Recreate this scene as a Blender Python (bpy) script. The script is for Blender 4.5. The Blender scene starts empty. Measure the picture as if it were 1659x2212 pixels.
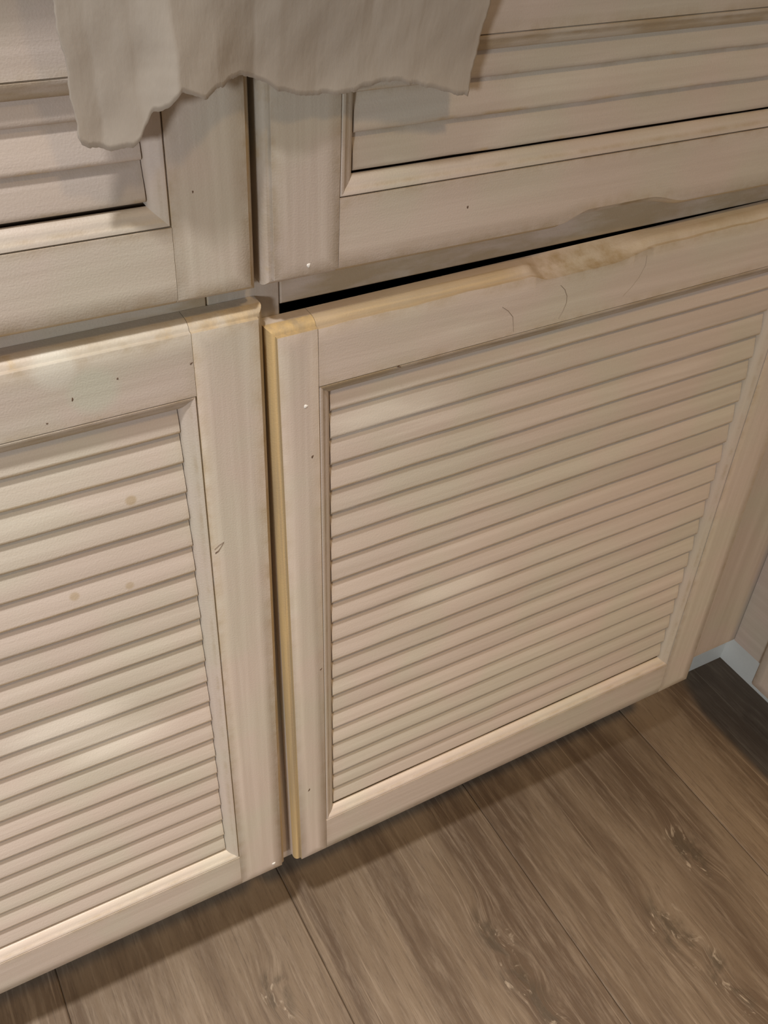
import bpy, bmesh, math, random
from mathutils import Vector, Matrix
random.seed(7)
S = bpy.context.scene
COL = S.collection

# ------------------------------------------------------------------ camera
R = [[0.8759288330, -0.4805594948, 0.0425588001],
     [-0.2790085398, -0.5765656074, -0.7679364134],
     [0.3935770753, 0.6607833777, -0.6391106426]]
cd = bpy.data.cameras.new('camera')
cam = bpy.data.objects.new('camera', cd)
COL.objects.link(cam)
cd.sensor_fit = 'VERTICAL'
cd.sensor_height = 36.0
cd.sensor_width = 27.0
cd.lens = 2128.7 / 2212 * 36.0
cd.clip_start = 0.02
rx, ry, rz = (Vector(r) for r in R)
m = Matrix((rx, -ry, -rz)).transposed().to_4x4()
m.translation = Vector((-0.19089666, -0.43781887, 0.91852418))
cam.matrix_world = m
S.camera = cam

# ------------------------------------------------------------------ light
S.view_settings.view_transform = 'Standard'
S.view_settings.look = 'None'
S.view_settings.gamma = 1.0
S.view_settings.use_curve_mapping = False
S.view_settings.exposure = -0.15
w = bpy.data.worlds.new('room_light')
S.world = w
w.use_nodes = True
w.node_tree.nodes['Background'].inputs[0].default_value = (1.0, 0.87, 0.73, 1)
w.node_tree.nodes['Background'].inputs[1].default_value = 0.14


def lamp(name, loc, aim, power, size, color):
    d = bpy.data.lights.new(name, 'AREA')
    d.shape = 'DISK'
    d.size = size
    d.energy = power
    d.color = color
    o = bpy.data.objects.new(name, d)
    COL.objects.link(o)
    o.location = loc
    o.rotation_euler = (Vector(aim) - Vector(loc)).to_track_quat('-Z', 'Y').to_euler()
    return o


def downlight(name, loc, power, cone, blend, radius, color):
    d = bpy.data.lights.new(name, 'SPOT')
    d.energy = power
    d.color = color
    d.spot_size = math.radians(cone)
    d.spot_blend = blend
    d.shadow_soft_size = radius
    o = bpy.data.objects.new(name, d)
    COL.objects.link(o)
    o.location = loc                                  # a spot looks straight down by default
    return o


downlight('ceiling_downlight_near', (-0.50, -0.52, 2.35), 300, 58, 1.0, 0.06, (1.0, 0.975, 0.95))
downlight('ceiling_downlight_far', (0.26, -1.06, 2.35), 185, 80, 1.0, 0.10, (1.0, 0.67, 0.33))
lamp('room_lamp_left', (-1.50, -1.42, 1.06), (-0.2, 0.0, 0.25), 18, 0.26, (0.93, 0.96, 1.0))


# ------------------------------------------------------------------ materials
class NT:
    """tiny node helper"""
    def __init__(self, name):
        self.m = bpy.data.materials.new(name)
        self.m.use_nodes = True
        self.t = self.m.node_tree
        self.b = self.t.nodes['Principled BSDF']

    def n(self, typ, **kw):
        x = self.t.nodes.new(typ)
        for k, v in kw.items():
            setattr(x, k, v)
        return x

    def put(self, sock, v):
        if isinstance(v, bpy.types.NodeSocket):
            self.t.links.new(v, sock)
        elif isinstance(v, (tuple, list)) and len(v) == 3 and sock.type == 'RGBA':
            sock.default_value = (*v, 1)
        else:
            sock.default_value = v

    def math(self, op, a, b=0.0, c=None, clamp=False):
        x = self.n('ShaderNodeMath', operation=op)
        x.use_clamp = clamp
        self.put(x.inputs[0], a)
        self.put(x.inputs[1], b)
        if c is not None:
            self.put(x.inputs[2], c)
        return x.outputs[0]

    def mix(self, fac, a, b, mode='MIX'):
        x = self.n('ShaderNodeMix', data_type='RGBA', blend_type=mode)
        self.put(x.inputs[0], fac)
        self.put(x.inputs[6], a)
        self.put(x.inputs[7], b)
        return x.outputs[2]

    def pos(self):
        return self.n('ShaderNodeNewGeometry').outputs['Position']

    def vmul(self, v, s):
        x = self.n('ShaderNodeVectorMath', operation='MULTIPLY')
        self.put(x.inputs[0], v)
        x.inputs[1].default_value = s
        return x.outputs[0]

    def vadd(self, v, s):
        x = self.n('ShaderNodeVectorMath', operation='ADD')
        self.put(x.inputs[0], v)
        self.put(x.inputs[1], s)
        return x.outputs[0]

    def noise(self, v, scale, detail=3.0, rough=0.55, dist=0.0):
        x = self.n('ShaderNodeTexNoise')
        self.put(x.inputs['Vector'], v)
        x.inputs['Scale'].default_value = scale
        x.inputs['Detail'].default_value = detail
        x.inputs['Roughness'].default_value = rough
        x.inputs['Distortion'].default_value = dist
        return x.outputs['Fac']

    def ramp(self, v, lo, hi, a=0.0, b=1.0):
        x = self.n('ShaderNodeMapRange', interpolation_type='SMOOTHSTEP')
        self.put(x.inputs['Value'], v)
        x.inputs['From Min'].default_value = lo
        x.inputs['From Max'].default_value = hi
        x.inputs['To Min'].default_value = a
        x.inputs['To Max'].default_value = b
        return x.outputs['Result']

    def spot(self, p, c, r, soft=0.5, squash=(1, 1, 1)):
        """mask 1 within r of a place on the thing"""
        d = self.vadd(p, tuple(-k for k in c))
        d = self.vmul(d, squash)
        ln = self.n('ShaderNodeVectorMath', operation='LENGTH')
        self.put(ln.inputs[0], d)
        return self.ramp(ln.outputs['Value'], r, r * soft, 0.0, 1.0)

    def bump(self, h, strength, dist):
        x = self.n('ShaderNodeBump')
        x.inputs['Strength'].default_value = strength
        x.inputs['Distance'].default_value = dist
        self.put(x.inputs['Height'], h)
        self.put(self.b.inputs['Normal'], x.outputs['Normal'])


PINK = (0.595, 0.508, 0.445)
GREY = (0.570, 0.525, 0.440)
PALE = (0.740, 0.680, 0.595)
OCHRE = (0.370, 0.280, 0.165)
BARE = (0.560, 0.395, 0.180)


def pickled(name, axis, worn=0.16, rim=0.75, stains=(), rubs=(), dark=1.0, wash=0.0, bare=0.7):
    """whitewashed wood: pinkish grey wash, wood showing at worn edges"""
    k = NT(name)
    p = k.pos()
    grain_s = {'X': (5, 160, 160), 'Z': (160, 160, 5), 'Y': (160, 5, 160)}[axis]
    streak_s = {'X': (4, 40, 40), 'Z': (40, 40, 4), 'Y': (40, 4, 40)}[axis]
    big = k.noise(p, 11.0, 3, 0.5)
    grain = k.noise(k.vmul(p, grain_s), 1.0, 4, 0.6)
    streak = k.noise(k.vmul(p, streak_s), 1.0, 3, 0.6, 0.6)
    fine = k.noise(p, 900.0, 2, 0.5)
    col = k.mix(k.ramp(big, 0.40, 0.64), PINK, GREY)
    col = k.mix(k.ramp(streak, 0.50, 0.82, 0.0, 0.40), col, PALE)
    col = k.mix(k.ramp(grain, 0.35, 0.72, 0.22, 0.0), col, (0.36, 0.29, 0.22))
    # grime and thin paint towards each rim; in the scoops also painted shade
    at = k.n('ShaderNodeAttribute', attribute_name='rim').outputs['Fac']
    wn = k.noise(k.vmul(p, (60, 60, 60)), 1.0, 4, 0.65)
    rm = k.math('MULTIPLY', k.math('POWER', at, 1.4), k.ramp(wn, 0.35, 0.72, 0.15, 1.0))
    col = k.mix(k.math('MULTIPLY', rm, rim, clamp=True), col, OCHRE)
    ed = k.n('ShaderNodeAttribute', attribute_name='edge').outputs['Fac']
    wm = k.math('MULTIPLY', ed, k.ramp(k.noise(k.vmul(p, (34, 34, 34)), 1.0, 5, 0.6), 0.62 - 0.5 * worn, 0.78 - 0.5 * worn))
    col = k.mix(k.math('MULTIPLY', wm, bare), col, k.mix(k.ramp(grain, 0.3, 0.7), OCHRE, BARE))
    if wash:
        col = k.mix(k.ramp(k.noise(k.vmul(p, (14, 14, 60)), 1.0, 4, 0.6), 0.38, 0.62, 0.1, wash), col, (0.38, 0.29, 0.175))
    for (c, r, tint, amt) in stains:
        col = k.mix(k.math('MULTIPLY', k.spot(p, c, r), amt), col, tint)
    for (c, r, sq, amt) in rubs:
        f = k.math('MULTIPLY', k.spot(p, c, r, 0.2, sq), k.ramp(streak, 0.35, 0.6))
        col = k.mix(k.math('MULTIPLY', f, amt), col, PALE)
    rnd = k.n('ShaderNodeObjectInfo').outputs['Random']
    val = k.math('MULTIPLY', k.ramp(rnd, 0, 1, 0.95, 1.05), dark)
    hs = k.n('ShaderNodeHueSaturation')
    k.put(hs.inputs['Value'], val)
    k.put(hs.inputs['Color'], col)
    k.put(k.b.inputs['Base Color'], hs.outputs['Color'])
    k.b.inputs['Roughness'].default_value = 0.48
    h = k.math('ADD', k.math('MULTIPLY', grain, 0.6), k.math('MULTIPLY', fine, 0.4))
    k.bump(h, 0.35, 0.0009)
    return k.m


def flat_mat(name, col, rough=0.6, metal=0.0):
    k = NT(name)
    k.b.inputs['Base Color'].default_value = (*col, 1)
    k.b.inputs['Roughness'].default_value = rough
    k.b.inputs['Metallic'].default_value = metal
    return k.m


def mottled(name, c1, c2, scale, rough=0.6, bump=0.1):
    k = NT(name)
    p = k.pos()
    n1 = k.noise(p, scale, 4, 0.6)
    k.put(k.b.inputs['Base Color'], k.mix(k.ramp(n1, 0.3, 0.7), c1, c2))
    k.b.inputs['Roughness'].default_value = rough
    k.bump(k.noise(p, scale * 30, 3), bump, 0.001)
    return k.m


M_UP = pickled('pickled_wood_upright', 'Z')
M_AC = pickled('pickled_wood_across', 'X')
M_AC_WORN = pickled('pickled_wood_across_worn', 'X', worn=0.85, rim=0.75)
M_UP_BARE = pickled('pickled_wood_upright_bare_edge', 'Z', worn=1.25, rim=0.45, bare=0.97)
M_MOULD_UP = pickled('pickled_moulding_upright', 'Z', worn=0.15, rim=0.5)
M_MOULD_AC = pickled('pickled_moulding_across', 'X', worn=0.15, rim=0.5)
M_MOULD_TOP = pickled('pickled_moulding_painted_shade', 'X', worn=0.15, rim=0.8, wash=0.85)  # brown painted in for the shade on the down-facing top mouldings
M_UP_WORN = pickled('pickled_wood_upright_worn_edge', 'Z', worn=0.5, rim=0.8, bare=0.6)
TAN = (0.40, 0.30, 0.17)
M_AC_PATCH = pickled('pickled_wood_across_patched', 'X', stains=[((-0.1060, 0.0, 0.6390), 0.017, (0.54, 0.55, 0.45), 0.6),
                                                                     ((-0.1230, 0.0, 0.6560), 0.014, (0.66, 0.64, 0.56), 0.55)])
M_SLAT_L = pickled('pickled_slat_stained', 'X', worn=0.75, rim=0.6, bare=0.6,
                   stains=[((-0.0945, 0.006, 0.5590), 0.0042, TAN, 0.6),
                           ((-0.1358, 0.006, 0.5003), 0.0038, TAN, 0.55),
                           ((-0.1032, 0.006, 0.4958), 0.0036, TAN, 0.5)],
                   rubs=[((-0.160, 0.006, 0.388), 0.060, (1, 1, 2.4), 0.95),
                         ((-0.125, 0.006, 0.355), 0.05, (1, 1, 2.0), 0.6)])
M_SLAT_R = pickled('pickled_slat_rubbed', 'X', worn=0.6, rim=0.6, bare=0.5,
                   rubs=[((0.075, 0.006, 0.562), 0.075, (1, 1, 1.9), 0.9),
                         ((0.14, 0.006, 0.390), 0.06, (1, 1, 2.5), 0.5)])
M_FRAME = pickled('pickled_face_frame', 'X', worn=0.4, rim=0.8, dark=1.0, wash=0.8)
M_FRAME_UP = pickled('pickled_face_frame_upright', 'Z', worn=0.4, rim=0.5, dark=0.92)
M_GREYP = pickled('pickled_wood_cut_edge', 'X', worn=1.0, rim=1.0, dark=0.86)
M_SIDE = pickled('pickled_wood_side_run', 'Y')
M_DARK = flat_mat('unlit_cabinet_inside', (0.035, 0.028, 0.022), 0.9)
M_BACK = flat_mat('raw_board', (0.16, 0.11, 0.07), 0.8)
M_KICK = mottled('grey_white_paint', (0.76, 0.77, 0.73), (0.83, 0.84, 0.80), 20, 0.5)
M_TOP = mottled('laminate_top', (0.42, 0.36, 0.30), (0.52, 0.46, 0.39), 60, 0.35)
M_WALL = mottled('wall_paint', (0.60, 0.56, 0.50), (0.64, 0.60, 0.54), 8, 0.8)
M_CHIP_GLINT = flat_mat('white_chip_and_glint', (0.92, 0.90, 0.86), 0.25)
M_NAIL = flat_mat('dark_nick', (0.13, 0.08, 0.05), 0.7)


def cloth_mat():
    k = NT('thin_off_white_cloth')
    p = k.pos()
    weave = k.noise(k.vmul(p, (420, 420, 160)), 1.0, 4)
    big = k.noise(p, 22.0, 3)
    col = k.mix(k.ramp(big, 0.35, 0.65), (0.62, 0.555, 0.475), (0.67, 0.61, 0.53))
    k.put(k.b.inputs['Base Color'], col)
    k.b.inputs['Roughness'].default_value = 0.9
    k.bump(k.math('ADD', k.math('MULTIPLY', weave, 0.3), k.noise(k.vmul(p, (150, 150, 55)), 1.0, 4)), 0.30, 0.0012)
    tr = k.n('ShaderNodeBsdfTranslucent')
    k.put(tr.inputs['Color'], col)
    ms = k.n('ShaderNodeMixShader')
    ms.inputs[0].default_value = 0.34
    k.t.links.new(k.b.outputs[0], ms.inputs[1])
    k.t.links.new(tr.outputs[0], ms.inputs[2])
    tp = k.n('ShaderNodeBsdfTransparent')
    m2 = k.n('ShaderNodeMixShader')
    m2.inputs[0].default_value = 0.13
    k.t.links.new(ms.outputs[0], m2.inputs[1])
    k.t.links.new(tp.outputs[0], m2.inputs[2])
    k.t.links.new(m2.outputs[0], k.t.nodes['Material Output'].inputs['Surface'])
    return k.m


M_CLOTH = cloth_mat()


def plank_mat():
    k = NT('vinyl_oak_plank')
    p = k.pos()
    rnd = k.n('ShaderNodeObjectInfo').outputs['Random']
    off = k.n('ShaderNodeCombineXYZ')
    k.put(off.inputs[1], k.math('MULTIPLY', rnd, 31.0))
    k.put(off.inputs[2], k.math('MULTIPLY', rnd, 17.0))
    q = k.vadd(p, off.outputs[0])
    # knots pull the grain aside
    knots = [((0.163, -0.094, 0), 0.030), ((0.158, -0.133, 0), 0.026), ((0.168, -0.172, 0), 0.024),
             ((0.322, -0.172, 0), 0.036), ((0.335, -0.235, 0), 0.032), ((-0.045, -0.050, 0), 0.026),
             ((0.395, -0.115, 0), 0.03), ((-0.16, -0.30, 0), 0.03), ((0.56, -0.16, 0), 0.03)]
    ksum = None
    for c, r in knots:
        s = k.spot(p, c, r * 1.5, 0.05, (1.6, 0.75, 1))
        ksum = s if ksum is None else k.math('MAXIMUM', ksum, s)
    warp = k.n('ShaderNodeCombineXYZ')
    k.put(warp.inputs[0], k.math('MULTIPLY', ksum, 0.010))
    q2 = k.vadd(q, warp.outputs[0])
    g1 = k.noise(k.vmul(q2, (170, 14, 1)), 1.0, 5, 0.72, 0.15)
    g2 = k.noise(k.vmul(q2, (480, 42, 1)), 1.0, 4, 0.7)
    g3 = k.noise(k.vmul(q2, (19, 2.6, 1)), 1.0, 4, 0.62, 0.3)
    col = k.mix(k.ramp(g3, 0.36, 0.62), (0.094, 0.062, 0.039), (0.178, 0.132, 0.090))
    col = k.mix(k.ramp(g1, 0.46, 0.74, 0.0, 0.55), col, (0.250, 0.196, 0.144))
    col = k.mix(k.ramp(g2, 0.28, 0.52, 0.42, 0.0), col, (0.058, 0.039, 0.025))
    g4 = k.noise(k.vmul(q2, (380, 3.4, 1)), 1.0, 3, 0.6)
    col = k.mix(k.ramp(g4, 0.58, 0.74, 0.0, 0.5), col, (0.30, 0.235, 0.17))
    col = k.mix(k.ramp(g4, 0.26, 0.40, 0.35, 0.0), col, (0.075, 0.052, 0.034))
    kn = k.math('MULTIPLY', k.ramp(ksum, 0.30, 0.85), k.ramp(k.noise(k.vmul(q2, (60, 30, 1)), 1.0, 4, 0.6, 0.4), 0.45, 0.62))
    col = k.mix(k.math('MULTIPLY', kn, 0.75), col, (0.062, 0.045, 0.028))
    kl = k.math('MULTIPLY', k.ramp(ksum, 0.20, 0.6), k.ramp(k.noise(k.vmul(q2, (130, 60, 1)), 1.0, 3, 0.6, 0.8), 0.58, 0.72))
    col = k.mix(k.math('MULTIPLY', kl, 0.6), col, (0.42, 0.35, 0.27))
    hs = k.n('ShaderNodeHueSaturation')
    k.put(hs.inputs['Value'], k.ramp(rnd, 0, 1, 0.93, 1.07))
    k.put(hs.inputs['Color'], col)
    k.put(k.b.inputs['Base Color'], hs.outputs['Color'])
    k.put(k.b.inputs['Roughness'], k.ramp(g1, 0.3, 0.7, 0.42, 0.56))
    k.bump(k.math('ADD', g2, k.math('MULTIPLY', g1, 0.5)), 0.35, 0.0009)
    return k.m


M_PLANK = plank_mat()


# ------------------------------------------------------------------ mesh helpers
class MB:
    def __init__(self):
        self.v, self.f, self.rim, self.edge, self.sm = [], [], [], [], []

    def add(self, co, rim=0.0, edge=0.0):
        self.v.append(tuple(co))
        self.rim.append(rim)
        self.edge.append(edge)
        return len(self.v) - 1

    def face(self, idx, smooth=False):
        self.f.append(tuple(idx))
        self.sm.append(smooth)

    def box(self, x0, x1, y0, y1, z0, z1, rim=0.0):
        b = [self.add((x, y, z), rim) for z in (z0, z1) for y in (y0, y1) for x in (x0, x1)]
        for q in ((0, 2, 3, 1), (4, 5, 7, 6), (0, 1, 5, 4), (2, 6, 7, 3), (0, 4, 6, 2), (1, 3, 7, 5)):
            self.face([b[i] for i in q])

    def mesh(self, name):
        me = bpy.data.meshes.new(name)
        me.from_pydata(self.v, [], self.f)
        me.validate()
        for nm, vals in (('rim', self.rim), ('edge', self.edge)):
            a = me.attributes.new(nm, 'FLOAT', 'POINT')
            a.data.foreach_set('value', vals)
        bm = bmesh.new()
        bm.from_mesh(me)
        bmesh.ops.recalc_face_normals(bm, faces=bm.faces)
        bm.to_mesh(me)
        bm.free()
        me.polygons.foreach_set('use_smooth', [True] * len(me.polygons))
        try:
            me.set_sharp_from_angle(angle=math.radians(38))
        except Exception:
            pass
        return me

    def build(self, name, mat, parent=None, loc=(0, 0, 0), rot=(0, 0, 0)):
        return place(self.mesh(name), name, mat, parent, loc, rot)


def place(me, name, mat, parent=None, loc=(0, 0, 0), rot=(0, 0, 0)):
    if not me.materials:
        me.materials.append(mat)
    o = bpy.data.objects.new(name, me)
    COL.objects.link(o)
    o.parent = parent
    o.location = loc
    o.rotation_euler = rot
    return o


def empty(name, loc=(0, 0, 0), rot=(0, 0, 0), parent=None):
    o = bpy.data.objects.new(name, None)
    COL.objects.link(o)
    o.empty_display_size = 0.05
    o.parent = parent
    o.location = loc
    o.rotation_euler = rot
    return o


def tag(o, label=None, cat=None, group=None, kind=None):
    if label:
        o['label'] = label
    if cat:
        o['category'] = cat
    if group:
        o['group'] = group
    if kind:
        o['kind'] = kind
    return o


# edge profile of doors and drawer fronts: (offset in from the outer edge, depth y)
EW = 0.0046
T = 0.0170
PROF = [(0.0, T), (0.0, 0.0098), (0.0, 0.0085), (0.0003, 0.0067), (0.0011, 0.0049), (0.0023, 0.0035), (0.0034, 0.0029),
        (EW - 0.0007, 0.0027), (EW - 0.0002, 0.0025), (EW, 0.0002)]


def stile(x0, x1, z0, z1, left, right, ins=0.009):
    """x0..z1 are the outside limits; profiled on top, bottom and the flagged side"""
    b = MB()
    loops = []
    for (o, y) in PROF:
        e = 1.0 if y < 0.009 else 0.10
        loops.append([b.add(c, 0.65 if y < 0.009 else 0.3, e) for c in ((x0 + o * left, y, z0 + o), (x1 - o * right, y, z0 + o),
                                                (x1 - o * right, y, z1 - o), (x0 + o * left, y, z1 - o))])
    l, r = x0 + EW * left, x1 - EW * right
    loops.append([b.add(c, 0.9, 0.0) for c in ((l + .0003, 0, z0 + EW + .0003), (r - .0003, 0, z0 + EW + .0003),
                                              (r - .0003, 0, z1 - EW - .0003), (l + .0003, 0, z1 - EW - .0003))])
    loops.append([b.add(c, 0.0, 0.0) for c in ((l + ins, 0, z0 + EW + ins), (r - ins, 0, z0 + EW + ins),
                                              (r - ins, 0, z1 - EW - ins), (l + ins, 0, z1 - EW - ins))])
    for a, c in zip(loops, loops[1:]):
        for i in range(4):
            j = (i + 1) % 4
            b.face((a[i], a[j], c[j], c[i]))
    b.face(loops[0][::-1])
    b.face(loops[-1])
    return b


def smooth01(x):
    x = max(0.0, min(1.0, x))
    return x * x * (3 - 2 * x)


def rail(x0, x1, z0, z1, top, notch=None, wob=0.0, fade=None):
    """rail profiled on its outer edge (top or bottom); notch = (a, b, c, d, depth): a scooped finger pull"""
    b = MB()
    xs = [x0, x0 + 0.008, x1 - 0.008, x1]
    if notch:
        a, c = notch[0], notch[3]
        n = 44
        xs += [a + (c - a) * i / n for i in range(n + 1)]
    if wob:
        xs += [x0 + (x1 - x0) * i / 60 for i in range(1, 60)]
    xs = sorted(set(round(x, 5) for x in xs))
    sg = 1 if top else -1
    zo, zi = (z1, z0) if top else (z0, z1)
    rows = []
    for x in xs:
        s = 0.0
        if notch:
            a, p, q, c, dep = notch
            s = smooth01((x - a) / (p - a)) * smooth01((c - x) / (c - q))
        wv = wob * (math.sin(x * 91) + 0.6 * math.sin(x * 233 + 1)) if wob else 0.0
        row = []
        for i, (o, y) in enumerate(PROF):
            e = 1.0 if y < 0.009 else 0.10
            f = min(1.0, i / (len(PROF) - 1.0))
            o2, y2 = o, y
            if s > 0 and i > 0:
                dd = notch[4]
                so = (EW + dd) * (math.sin(f * math.pi / 2) ** 0.8)      # scoop across the edge
                sy = (T - 0.0012) * (1 - f) ** 1.15
                o2 = o + (so - o) * s
                y2 = y + (sy - y) * s
            elif i > 0:
                o2 = o + wv * f
            if fade is not None:
                e *= 1.0 - 0.85 * smooth01((x - fade + 0.02) / 0.03)
            row.append(b.add((x, y2, zo - sg * max(0.0, o2)), (0.65 if y < 0.009 else 0.3) * (1 - s) + 1.25 * s * (1 if i > 0 else .4), e * (1 - s)))  # darker ochre in the scoop paints its shade together with dirt
        oe = EW + (notch[4] * s if notch else 0.0) + wv
        row.append(b.add((x, 0.0, zo - sg * (oe + .0003)), 0.9, 0.0))
        endr = 0.5 if x in (xs[0], xs[-1]) else 0.0
        row.append(b.add((x, 0.0, zo - sg * (oe + 0.010)), endr, 0.0))
        row.append(b.add((x, 0.0, zi + sg * 0.007), endr, 0.0))
        row.append(b.add((x, 0.0, zi), 0.8, 0.0))
        row.append(b.add((x, T, zi), 0.8, 0.0))
        rows.append(row)
    for r0, r1 in zip(rows, rows[1:]):
        for i in range(len(r0)):
            j = (i + 1) % len(r0)
            b.face((r0[i], r1[i], r1[j], r0[j]))
    b.face(rows[0])
    b.face(rows[-1][::-1])
    return b


# sticking round the slats: (offset in from the frame edge, depth)
MOULD = [(0.0000, 0.0013), (0.0008, 0.0002), (0.0020, 0.0004), (0.0031, 0.0013), (0.0038, 0.0019), (0.0056, 0.0026),
         (0.0074, 0.0038), (0.0086, 0.0052), (0.0092, 0.0066)]
MW = 0.0092


def moulding(side, x0, x1, z0, z1):
    """one mitred length of bead; x0..z1 is the frame opening"""
    b = MB()
    deep = 0.0155 if side in 'LR' else 0.0074
    pts = MOULD + [(MW, deep), (0.0, deep)]
    A, B = [], []
    for i, (o, y) in enumerate(pts):
        rm = 1.0 if i in (0, 3, 4) else (0.55 if i in (7, 8) else 0.1)
        if side == 'L':
            p, q = (x0 + o, y, z0 + o), (x0 + o, y, z1 - o)
        elif side == 'R':
            p, q = (x1 - o, y, z0 + o), (x1 - o, y, z1 - o)
        elif side == 'B':
            p, q = (x0 + o, y, z0 + o), (x1 - o, y, z0 + o)
        else:
            p, q = (x0 + o, y, z1 - o), (x1 - o, y, z1 - o)
        A.append(b.add(p, rm))
        B.append(b.add(q, rm))
    n = len(pts)
    for i in range(n):
        j = (i + 1) % n
        b.face((A[i], B[i], B[j], A[j]))
    b.face(A)
    b.face(B[::-1])
    return b


def slat_mesh(width, pitch):
    """one louvre, its lower lip proud and rounded, its head tucked behind the slat above; origin at the lip's left end"""
    b = MB()
    sec = [(0.0096, 0.0040, .6), (0.0086, 0.0004, .8), (0.0072, -0.0005, .9), (0.0058, 0.0001, .7), (0.0052, 0.0011, .35), (0.0052, 0.0026, .1),
           (0.0059, 0.0085, 0.0), (0.0074, pitch - 0.0045, .12), (0.0081, pitch - 0.0012, .7), (0.0088, pitch + 0.0022, 1.), (0.0142, pitch + 0.0022, 1.)]
    xs = [0.0, 0.004] + [width * i / 12 for i in range(1, 12)] + [width - 0.004, width]
    rows = []
    for x in xs:
        d = 0.00018 * math.sin(x * 37) + 0.00012 * math.sin(x * 101 + 2)
        rows.append([b.add((x, y, z + (d if 1 <= i <= 5 else 0)), r if x not in (0.0, width) else max(r, .6), 1.0 if i in (3, 4) else 0.0)
                     for i, (y, z, r) in enumerate(sec)])
    for r0, r1 in zip(rows, rows[1:]):
        for i in range(len(sec)):
            j = (i + 1) % len(sec)
            b.face((r0[i], r1[i], r1[j], r0[j]))
    b.face(rows[0])
    b.face(rows[-1][::-1])
    return b.mesh('slat')


def leaf(name, parent, X, Z, SL, RAILS, slats, rot=0.0, mats=None, notch_top=None, notch_bot=None, slat_mat=None,
         pivot_z=0.4, loc=None, rotz=0.0, wob=0.0, fade=None):
    """a framed louvre panel. X=(left,right) outer limits, Z=(bottom,top), SL=(left,right) inner stile edges,
    RAILS=(bottom rail top, top rail bottom); slats = (first lip, pitch, count) counted downwards"""
    mats = mats or {}
    x0, x1 = X
    z0, z1 = Z
    t = math.tan(math.radians(rot))
    if loc is None:
        loc = (-t * (z0 - pivot_z), 0.0, z0)
    e = empty(name, loc, (0, -math.radians(rot), rotz), parent)
    off = (0, 0, -z0)
    a, c = SL
    rb, rt = RAILS
    g = 0.00025
    stile(x0, a, z0, z1, 1, 0).build('stile', mats.get('left', M_UP), e, off)
    stile(c, x1, z0, z1, 0, 1).build('stile', mats.get('right', M_UP), e, off)
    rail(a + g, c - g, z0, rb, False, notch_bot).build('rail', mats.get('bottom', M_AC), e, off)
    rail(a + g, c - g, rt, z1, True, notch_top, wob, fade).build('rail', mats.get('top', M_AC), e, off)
    for s in 'LRBT':
        moulding(s, a + g, c - g, rb + g, rt - g).build('moulding', M_MOULD_UP if s in 'LR' else (M_MOULD_TOP if s == 'T' else M_MOULD_AC), e, off)
    first, pitch, cnt = slats
    wdt = (c - a) - 2 * (MW + 0.0007)
    sm = slat_mesh(wdt, pitch)
    for i in range(cnt):
        zz = first - i * pitch - z0
        place(sm, 'slat', slat_mat or M_AC, e, (a + MW + 0.0007, random.uniform(-.0003, .0003), zz + random.uniform(-.00025, .00025)),
              (0, random.uniform(-.0004, .0004), 0))
    b = MB()
    b.box(a - 0.004 + 0.0045, c - 0.0005, 0.0158, 0.0168, rb + 0.0005, rt - 0.0005)
    b.build('back_panel', M_BACK, e, off)
    return e


def blob(name, mat, parent, at, rx_, rz_, ry_=0.0004, tilt=0.0):
    b = MB()
    n, rings = 10, [(1.0, 0.0), (0.8, 0.6), (0.4, 0.92)]
    lo = None
    for r, h in rings:
        cur = []
        for i in range(n):
            an = 2 * math.pi * i / n
            k = 1 + 0.18 * math.sin(an * 3 + at[0] * 900)
            x, z = rx_ * r * k * math.cos(an), rz_ * r * k * math.sin(an)
            cur.append(b.add((x * math.cos(tilt) - z * math.sin(tilt), -ry_ * h, x * math.sin(tilt) + z * math.cos(tilt))))
        if lo:
            for i in range(n):
                j = (i + 1) % n
                b.face((lo[i], lo[j], cur[j], cur[i]))
        else:
            b.face(cur[::-1])
        lo = cur
    b.face(lo)
    return b.build(name, mat, parent, at)


# ------------------------------------------------------------------ floor: vinyl planks
fl = MB()
fl.box(-1.6, 1.25, -2.3, 0.62, -0.03, -0.0042)
floor = fl.build('floor', M_BACK)
tag(floor, kind='structure')
PW = 0.2222


def plank_mesh(w_, l_):
    b = MB()
    c, h = 0.0011, 0.0009
    loops = []
    for o, z in ((0.0, -0.004), (0.0, -h), (c, 0.0)):
        loops.append([b.add(p) for p in ((o, o, z), (w_ - o, o, z), (w_ - o, l_ - o, z), (o, l_ - o, z))])
    for u, v in zip(loops, loops[1:]):
        for i in range(4):
            j = (i + 1) % 4
            b.face((u[i], u[j], v[j], v[i]))
    b.face(loops[0][::-1])
    b.face(loops[-1])
    return b.mesh('plank')


LP = 1.2
pm_full = plank_mesh(PW - 0.0004, LP - 0.0004)
starts = [-0.72, -0.48, -0.86, -0.60, -0.95, -0.70, -0.42]
col_i = 0
x = 0.006 - PW * 7
while x < 1.1:
    y = starts[col_i % len(starts)]
    while y > -2.2:
        y -= LP
    while y < 0.6:
        ya, yb = max(y, -2.2), min(y + LP, 0.60)
        if yb - ya > 0.05:
            me = pm_full if (yb - ya) > LP - 0.001 else plank_mesh(PW - 0.0004, yb - ya - 0.0004)
            place(me, 'plank', M_PLANK, floor, (x, ya, 0.0))
        y += LP
    x += PW
    col_i += 1

# ------------------------------------------------------------------ walls behind the runs
wb = MB()
wb.box(-1.6, 1.25, 0.62, 0.72, 0.0, 2.4)
tag(wb.build('wall_back', M_WALL), kind='structure')
wr = MB()
wr.box(1.15, 1.25, -2.3, 0.62, 0.0, 2.4)
tag(wr.build('wall_right', M_WALL), kind='structure')

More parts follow.
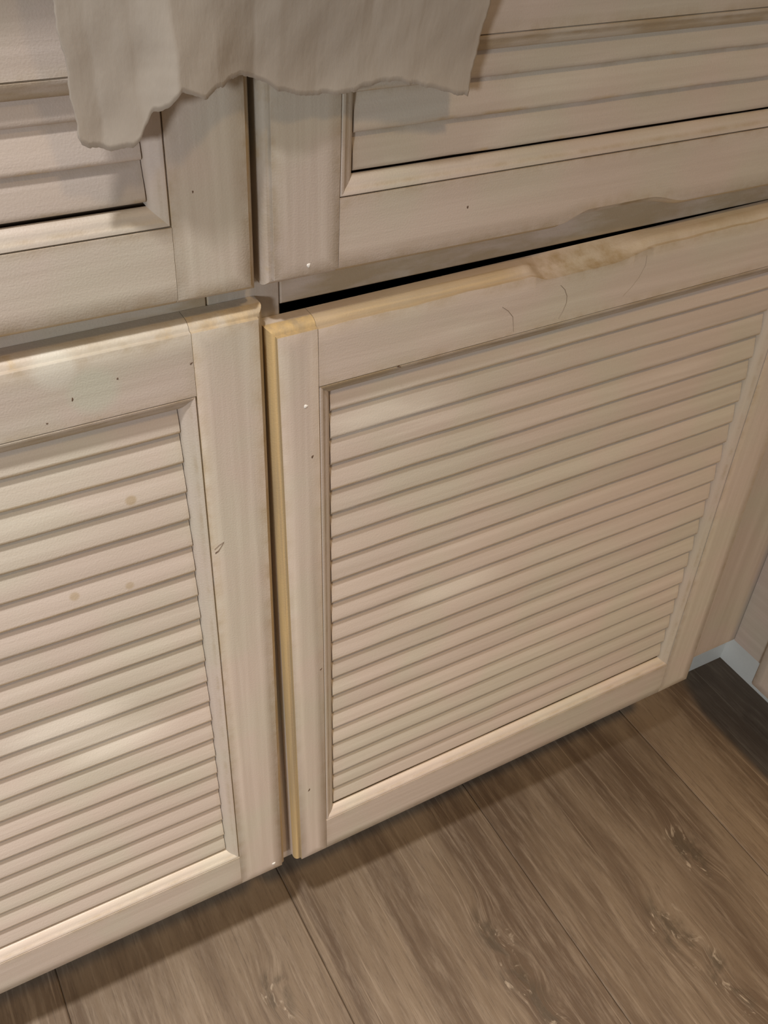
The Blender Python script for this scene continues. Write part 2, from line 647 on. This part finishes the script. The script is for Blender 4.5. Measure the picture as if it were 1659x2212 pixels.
# ------------------------------------------------------------------ base cabinet with two louvred doors and drawers
cab = tag(empty('base_cabinet', (0, 0, 0)),
          'whitewashed base cabinet with louvered doors and drawer fronts, facing the camera on plank floor', 'cabinet')
XL, XR = -0.515, 0.541
YF, YB = 0.0173, 0.600
FB, FT = 0.126, 0.866


def cbox(name, mat, x0, x1, y0, y1, z0, z1, parent=cab, rim=0.0):
    b = MB()
    b.box(x0, x1, y0, y1, z0, z1, rim)
    return b.build(name, mat, parent)


def board(name, mat, x0, x1, y0, y1, z0, z1, parent=cab, rim_in=0.010):
    """frame board, its front (low y) face ringed so grime can sit near the edges"""
    b = MB()
    e = 0.0008
    ins = min(rim_in, 0.4 * min(x1 - x0, z1 - z0))
    lp = []
    for o, y, r in ((0, y1, 1), (0, y0 + e, 1), (e, y0, .9), (ins, y0, 0)):
        lp.append([b.add(c, r, 1.0 if r == 1 else 0) for c in ((x0 + o, y, z0 + o), (x1 - o, y, z0 + o), (x1 - o, y, z1 - o), (x0 + o, y, z1 - o))])
    for u, v in zip(lp, lp[1:]):
        for i in range(4):
            j = (i + 1) % 4
            b.face((u[i], u[j], v[j], v[i]))
    b.face(lp[0][::-1])
    b.face(lp[-1])
    return b.build(name, mat, parent)


board('frame_stile', M_FRAME_UP, XL, -0.470, YF, YF + .019, FB, FT)
board('frame_stile', M_FRAME_UP, -0.036, 0.0056, YF, YF + .019, FB - .027, FT)
board('frame_stile', M_FRAME_UP, 0.440, XR + .018, YF, YF + .019, FB, FT)
for xa, xb in ((-0.4695, -0.0365), (0.0061, 0.4395)):
    board('frame_rail', M_FRAME, xa, xb, YF, YF + .019, 0.6554, 0.696)
    board('frame_rail', M_FRAME, xa, xb, YF, YF + .019, 0.812, FT)
    board('frame_rail', M_FRAME, xa, xb, YF, YF + .019, FB, 0.148)
cbox('side_panel', M_BACK, XL, XL + .016, YF + .0195, YB, FB, FT)
cbox('side_panel', M_BACK, XR - .016, XR, YF + .0195, YB, FB, FT)
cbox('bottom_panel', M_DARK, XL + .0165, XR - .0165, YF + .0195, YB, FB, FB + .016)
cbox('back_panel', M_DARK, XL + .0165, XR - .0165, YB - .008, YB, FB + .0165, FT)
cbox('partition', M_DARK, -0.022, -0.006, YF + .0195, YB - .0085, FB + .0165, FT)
cbox('toe_kick', M_KICK, XL, 0.6195, 0.0750, 0.0880, 0.0, FB - .0005)

RDL = -EW
door_r = leaf('louvered_door', cab, (RDL, 0.4523 + EW), (0.115 - EW, 0.645 + EW), (0.0247, 0.4135), (0.1585, 0.6070),
              (0.5835, 0.0206, 21), rot=0.927,
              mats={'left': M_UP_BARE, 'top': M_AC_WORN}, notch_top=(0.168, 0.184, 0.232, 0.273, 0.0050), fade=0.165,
              slat_mat=M_SLAT_R, wob=0.00035)
tag(door_r, 'louvered door with scooped finger pull and bare yellow left edge, sagging below a black gap')
door_l = leaf('louvered_door', cab, (-0.470 - EW, -0.0143 + EW), (0.1205 - EW, 0.6593 + EW), (-0.432, -0.0520), (0.1617, 0.6212),
              (0.5955, 0.0211, 21), rot=-0.02, slat_mat=M_SLAT_L, mats={'top': M_AC_PATCH, 'right': M_UP_WORN})
tag(door_l, 'louvered door with tan spots on its slats, closed flush at the left')
# drawer fronts
dr = leaf('drawer_front', cab, (-0.0062 - EW, 0.4523 + EW), (0.6793 - EW, 0.8290 + EW), (0.0312, 0.4150), (0.7179, 0.7903),
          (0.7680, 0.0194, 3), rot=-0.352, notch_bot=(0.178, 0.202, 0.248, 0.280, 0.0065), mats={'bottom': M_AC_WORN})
tag(dr, 'drawer front with three wide slats and a notched lower edge')
dl = leaf('drawer_front', cab, (-0.470 - EW, -0.0202 + EW), (0.6786 - EW, 0.8290 + EW), (-0.432, -0.0595), (0.7170, 0.7893),
          (0.7690, 0.0200, 3), rot=-0.553, mats={'right': M_UP_WORN, 'bottom': M_AC_WORN})
tag(dl, 'drawer front half covered by the cloth')

# small marks in the paint, one of them a painted glint
M = [('chip_and_glint', M_CHIP_GLINT, dr, (0.0135, 0.6845), 0.0011, 0.0013), ('chip_and_glint', M_CHIP_GLINT, door_r, (0.0160, 0.5960), 0.0013, 0.0012),
     ('chip_and_glint', M_CHIP_GLINT, door_l, (-0.0220, 0.1290), 0.0017, 0.0018)]  # the left door's white disc is a painted glint
for nm, mt, par, (u, z), a, b_ in M:
    z0 = par['z0'] if 'z0' in par else None
    base = {dr: 0.6793 - EW, door_r: 0.115 - EW, door_l: 0.1205 - EW, dl: 0.6786 - EW}[par]
    blob(nm, mt, par, (u, -0.00005, z - base), a, b_)
for par, u, z, a, b_, tl in ((dr, 0.1112, 0.7010, 0.0008, 0.0011, 0), (door_r, 0.0780, 0.6060, 0.0022, 0.0006, -0.5),
                            (door_r, 0.0195, 0.5580, 0.0009, 0.0016, -.4), (door_r, 0.0225, 0.3600, 0.0018, 0.0008, .8),
                            (door_r, 0.0095, 0.2150, 0.0010, 0.0024, -.4), (dl, -0.0480, 0.7330, 0.0005, 0.0009, 0),
                            (door_l, -0.0535, 0.6420, 0.0014, 0.0006, .6), (door_l, -0.0930, 0.6430, 0.0007, 0.0008, 0),
                            (door_l, -0.1170, 0.6370, 0.0006, 0.0016, -.2), (door_l, -0.1315, 0.6265, 0.0008, 0.0006, 0)):
    base = {dr: 0.6793 - EW, door_r: 0.115 - EW, door_l: 0.1205 - EW, dl: 0.6786 - EW}[par]
    blob('nick', M_NAIL, par, (u, -0.00003, z - base), a * 0.75, b_ * 0.75, 0.0002, tl)
# hooked splinter scratch on the left door's stile
b = MB()
path = [(-0.0500, 0.5085), (-0.0465, 0.5110), (-0.0436, 0.5122), (-0.0456, 0.5090), (-0.0476, 0.5062), (-0.0497, 0.5052)]
wd = [0.0002, 0.0002, 0.0001, 0.0003, 0.0005, 0.0007]
L0 = []
for (u, z), q in zip(path, wd):
    L0.append((b.add((u, -0.00005, z + q)), b.add((u, -0.0003, z)), b.add((u, -0.00005, z - q))))
for u, v in zip(L0, L0[1:]):
    for i in range(2):
        b.face((u[i], u[i + 1], v[i + 1], v[i]))
b.build('scratch', M_NAIL, door_l, (0, 0, -(0.1205 - EW)))

M_ARC = flat_mat('grey_brown_hairline', (0.30, 0.24, 0.18), 0.7)


def hairline(parent, base, pts, wid):
    b = MB()
    n = len(pts)
    last = None
    for i, (u, z) in enumerate(pts):
        q, r = pts[max(0, i - 1)], pts[min(n - 1, i + 1)]
        dx, dz = r[0] - q[0], r[1] - q[1]
        ln = math.hypot(dx, dz) or 1
        h = wid * (0.35 + 0.65 * math.sin(math.pi * (i + .5) / n))
        cur = (b.add((u - dz / ln * h, -0.00003, z + dx / ln * h)), b.add((u, -0.00022, z)), b.add((u + dz / ln * h, -0.00003, z - dx / ln * h)))
        if last:
            for j in range(2):
                b.face((last[j], last[j + 1], cur[j + 1], cur[j]))
        last = cur
    return b.build('scratch', M_ARC, parent, (0, 0, -base))


rdb = 0.115 - EW
hairline(door_r, rdb, [(0.1935, 0.6340), (0.1975, 0.6300), (0.2000, 0.6250), (0.2005, 0.6200), (0.1985, 0.6140), (0.1960, 0.6100)], 0.00030)
hairline(door_r, rdb, [(0.1500, 0.6290), (0.1550, 0.6250), (0.1590, 0.6200), (0.1600, 0.6150), (0.1610, 0.6090)], 0.00022)
hairline(door_r, rdb, [(0.2620, 0.6400), (0.2625, 0.6330), (0.2590, 0.6250), (0.2540, 0.6190), (0.2480, 0.6140)], 0.00018)

# ------------------------------------------------------------------ the run that turns the corner on the right
cor = tag(empty('corner_cabinet', (0.541, -0.30, 0.0)),
          'whitewashed cabinet turning the corner at the right edge, above a grey-white toe kick', 'cabinet')
ox, oy = 0.541, -0.30


def kbox(name, mat, x0, x1, y0, y1, z0, z1):
    b = MB()
    b.box(x0 - ox, x1 - ox, y0 - oy, y1 - oy, z0, z1)
    return b.build(name, mat, cor)


kbox('frame_stile', M_SIDE, 0.5415, 0.5605, -0.045, 0.0169, FB, FT)
kbox('frame_stile', M_SIDE, 0.5415, 0.5605, -0.620, -0.560, FB, FT)
kbox('frame_rail', M_SIDE, 0.5415, 0.5605, -0.5595, -0.0455, FB, 0.150)
kbox('frame_rail', M_SIDE, 0.5415, 0.5605, -0.5595, -0.0455, 0.812, FT)
kbox('bottom_panel', M_DARK, 0.561, 1.140, -0.620, 0.0169, FB, FB + .016)
kbox('side_panel', M_SIDE, 0.561, 1.140, -0.620, -0.604, FB + .0165, FT)
kbox('toe_kick', M_KICK, 0.6200, 0.6330, -0.620, 0.0885, 0.0, FB - .0005)
ck = leaf('louvered_door', cor, (0.0, 0.530), (0.1085, 0.800), (0.044, 0.486), (0.155, 0.755), (0.735, 0.0206, 28),
          loc=(-0.0003 - T, 0.272, 0.1085), rotz=-math.pi / 2)

# ------------------------------------------------------------------ countertop (L shaped) with a rounded front edge
ct = MB()
z0, z1 = FT + .0005, FT + .0385
yf, xf = -0.020, 0.506
outline = [(XL - .03, yf), (xf, yf), (xf, -0.65), (1.148, -0.65), (1.148, 0.618), (XL - .03, 0.618)]
# (offset inward, z) round-over
pr = [(0.0035, z0), (0.0, z0 + .0035), (0.0, z1 - .007), (0.002, z1 - .002), (0.007, z1)]
loops = []
inw = [(1, 1), (1, 1), (1, 1), (-1, 1), (-1, -1), (1, -1)]
for o, z in pr:
    loops.append([ct.add((px + sx * o, py + sy * o, z)) for (px, py), (sx, sy) in zip(outline, inw)])
for u, v in zip(loops, loops[1:]):
    for i in range(6):
        j = (i + 1) % 6
        ct.face((u[i], u[j], v[j], v[i]))
ct.face(loops[0][::-1])
ct.face(loops[-1])
tag(ct.build('countertop', M_TOP), 'beige laminate countertop with rounded front edge lying over both cabinets', 'countertop')

# ------------------------------------------------------------------ thin cloth over the counter's edge
bot = [(-0.0970, 0.7690), (-0.0955, 0.7662), (-0.0840, 0.7622), (-0.0740, 0.7636), (-0.0712, 0.7665), (-0.0698, 0.7706),
       (-0.0664, 0.7776), (-0.0593, 0.7806), (-0.0533, 0.7870), (-0.0482, 0.7840), (-0.0430, 0.7820), (-0.0360, 0.7850), (-0.0235, 0.7880),
       (-0.0131, 0.7836), (-0.0043, 0.7780), (0.0095, 0.7740), (0.0190, 0.7735), (0.0311, 0.7722), (0.0434, 0.7751), (0.0559, 0.7759),
       (0.0770, 0.7705), (0.0900, 0.7662), (0.1008, 0.7630)]


def interp(tab, x):
    if x <= tab[0][0]:
        return tab[0][1]
    for (a, va), (c, vc) in zip(tab, tab[1:]):
        if x <= c:
            return va + (vc - va) * (x - a) / (c - a)
    return tab[-1][1]


ybot = [(-0.105, -0.014), (-0.086, -0.011), (-0.070, -0.016), (-0.055, -0.024), (-0.036, -0.019), (-0.016, -0.010), (0.015, -0.007),
        (0.045, -0.009), (0.075, -0.008), (0.10, -0.007)]
cl = MB()
NX, NV, NT_ = 220, 46, 12
grid = []
rs = random.Random(3)
jag = [rs.uniform(-1, 1) for _ in range(NX + 1)]
ztop = z1 + 0.0012
for i in range(NX + 1):
    u = i / NX
    xb = -0.0970 + 0.1978 * u
    zb = interp(bot, xb) + 0.00020 * jag[i] + 0.00045 * jag[i // 7] * math.sin(xb * 400) + 0.0003 * math.sin(xb * 640 + 1)
    colv = []
    # on the counter
    for k in range(NT_):
        yy = 0.15 - (0.15 - (yf + 0.006)) * k / (NT_ - 1)
        colv.append((xb - 0.006 * (1 - u) + 0.010 * u, yy, ztop + 0.0006 + 0.0006 * math.sin(xb * 120 + yy * 60)))
    # round the edge
    for k in range(1, 7):
        an = math.pi / 2 * k / 6
        colv.append((xb - 0.006 * (1 - u) + 0.010 * u, (yf + 0.006) - 0.0075 * math.sin(an), ztop - 0.0075 + 0.0085 * math.cos(an) - .0005))
    yt, zt = colv[-1][1], colv[-1][2]
    yb_ = interp(ybot, xb)
    for k in range(1, NV + 1):
        v = k / NV
        z = zt + (zb - zt) * v
        s = smooth01((v - 0.35) / 0.65)
        y = yt + (yb_ - yt) * s
        fold = math.sin(xb * 62 + 0.6) * 0.0005 + math.sin(xb * 23 + 2.1) * 0.0016 + math.sin(xb * 150 + z * 90) * 0.00025 + math.sin(xb * 310 - z * 220) * 0.00012
        y -= abs(fold) * min(1.0, v * 1.6)
        y = min(y, -0.0035)
        # left and right edges
        dxl = -0.006 * (1 - smooth01((v - .2) / .8)) + (0.0005 * math.sin(z * 260 + 1) + 0.0002 * math.sin(z * 910)) * (1 - u)
        dxr = 0.010 * (1 - v) ** 1.3 + 0.0003 * math.sin(z * 330) + 0.0002 * math.sin(z * 1100)
        colv.append((xb + dxl * (1 - u) + dxr * u, y, z))
    grid.append([cl.add(c) for c in colv])
for a, c in zip(grid, grid[1:]):
    for k in range(len(a) - 1):
        cl.face((a[k], c[k], c[k + 1], a[k + 1]))
cloth = cl.build('cloth', M_CLOTH)
sol = cloth.modifiers.new('thickness', 'SOLIDIFY')
sol.thickness = 0.00022
sol.offset = 0
tag(cloth, 'thin off-white cloth with a ragged hem hanging over the two drawer fronts', 'cloth')
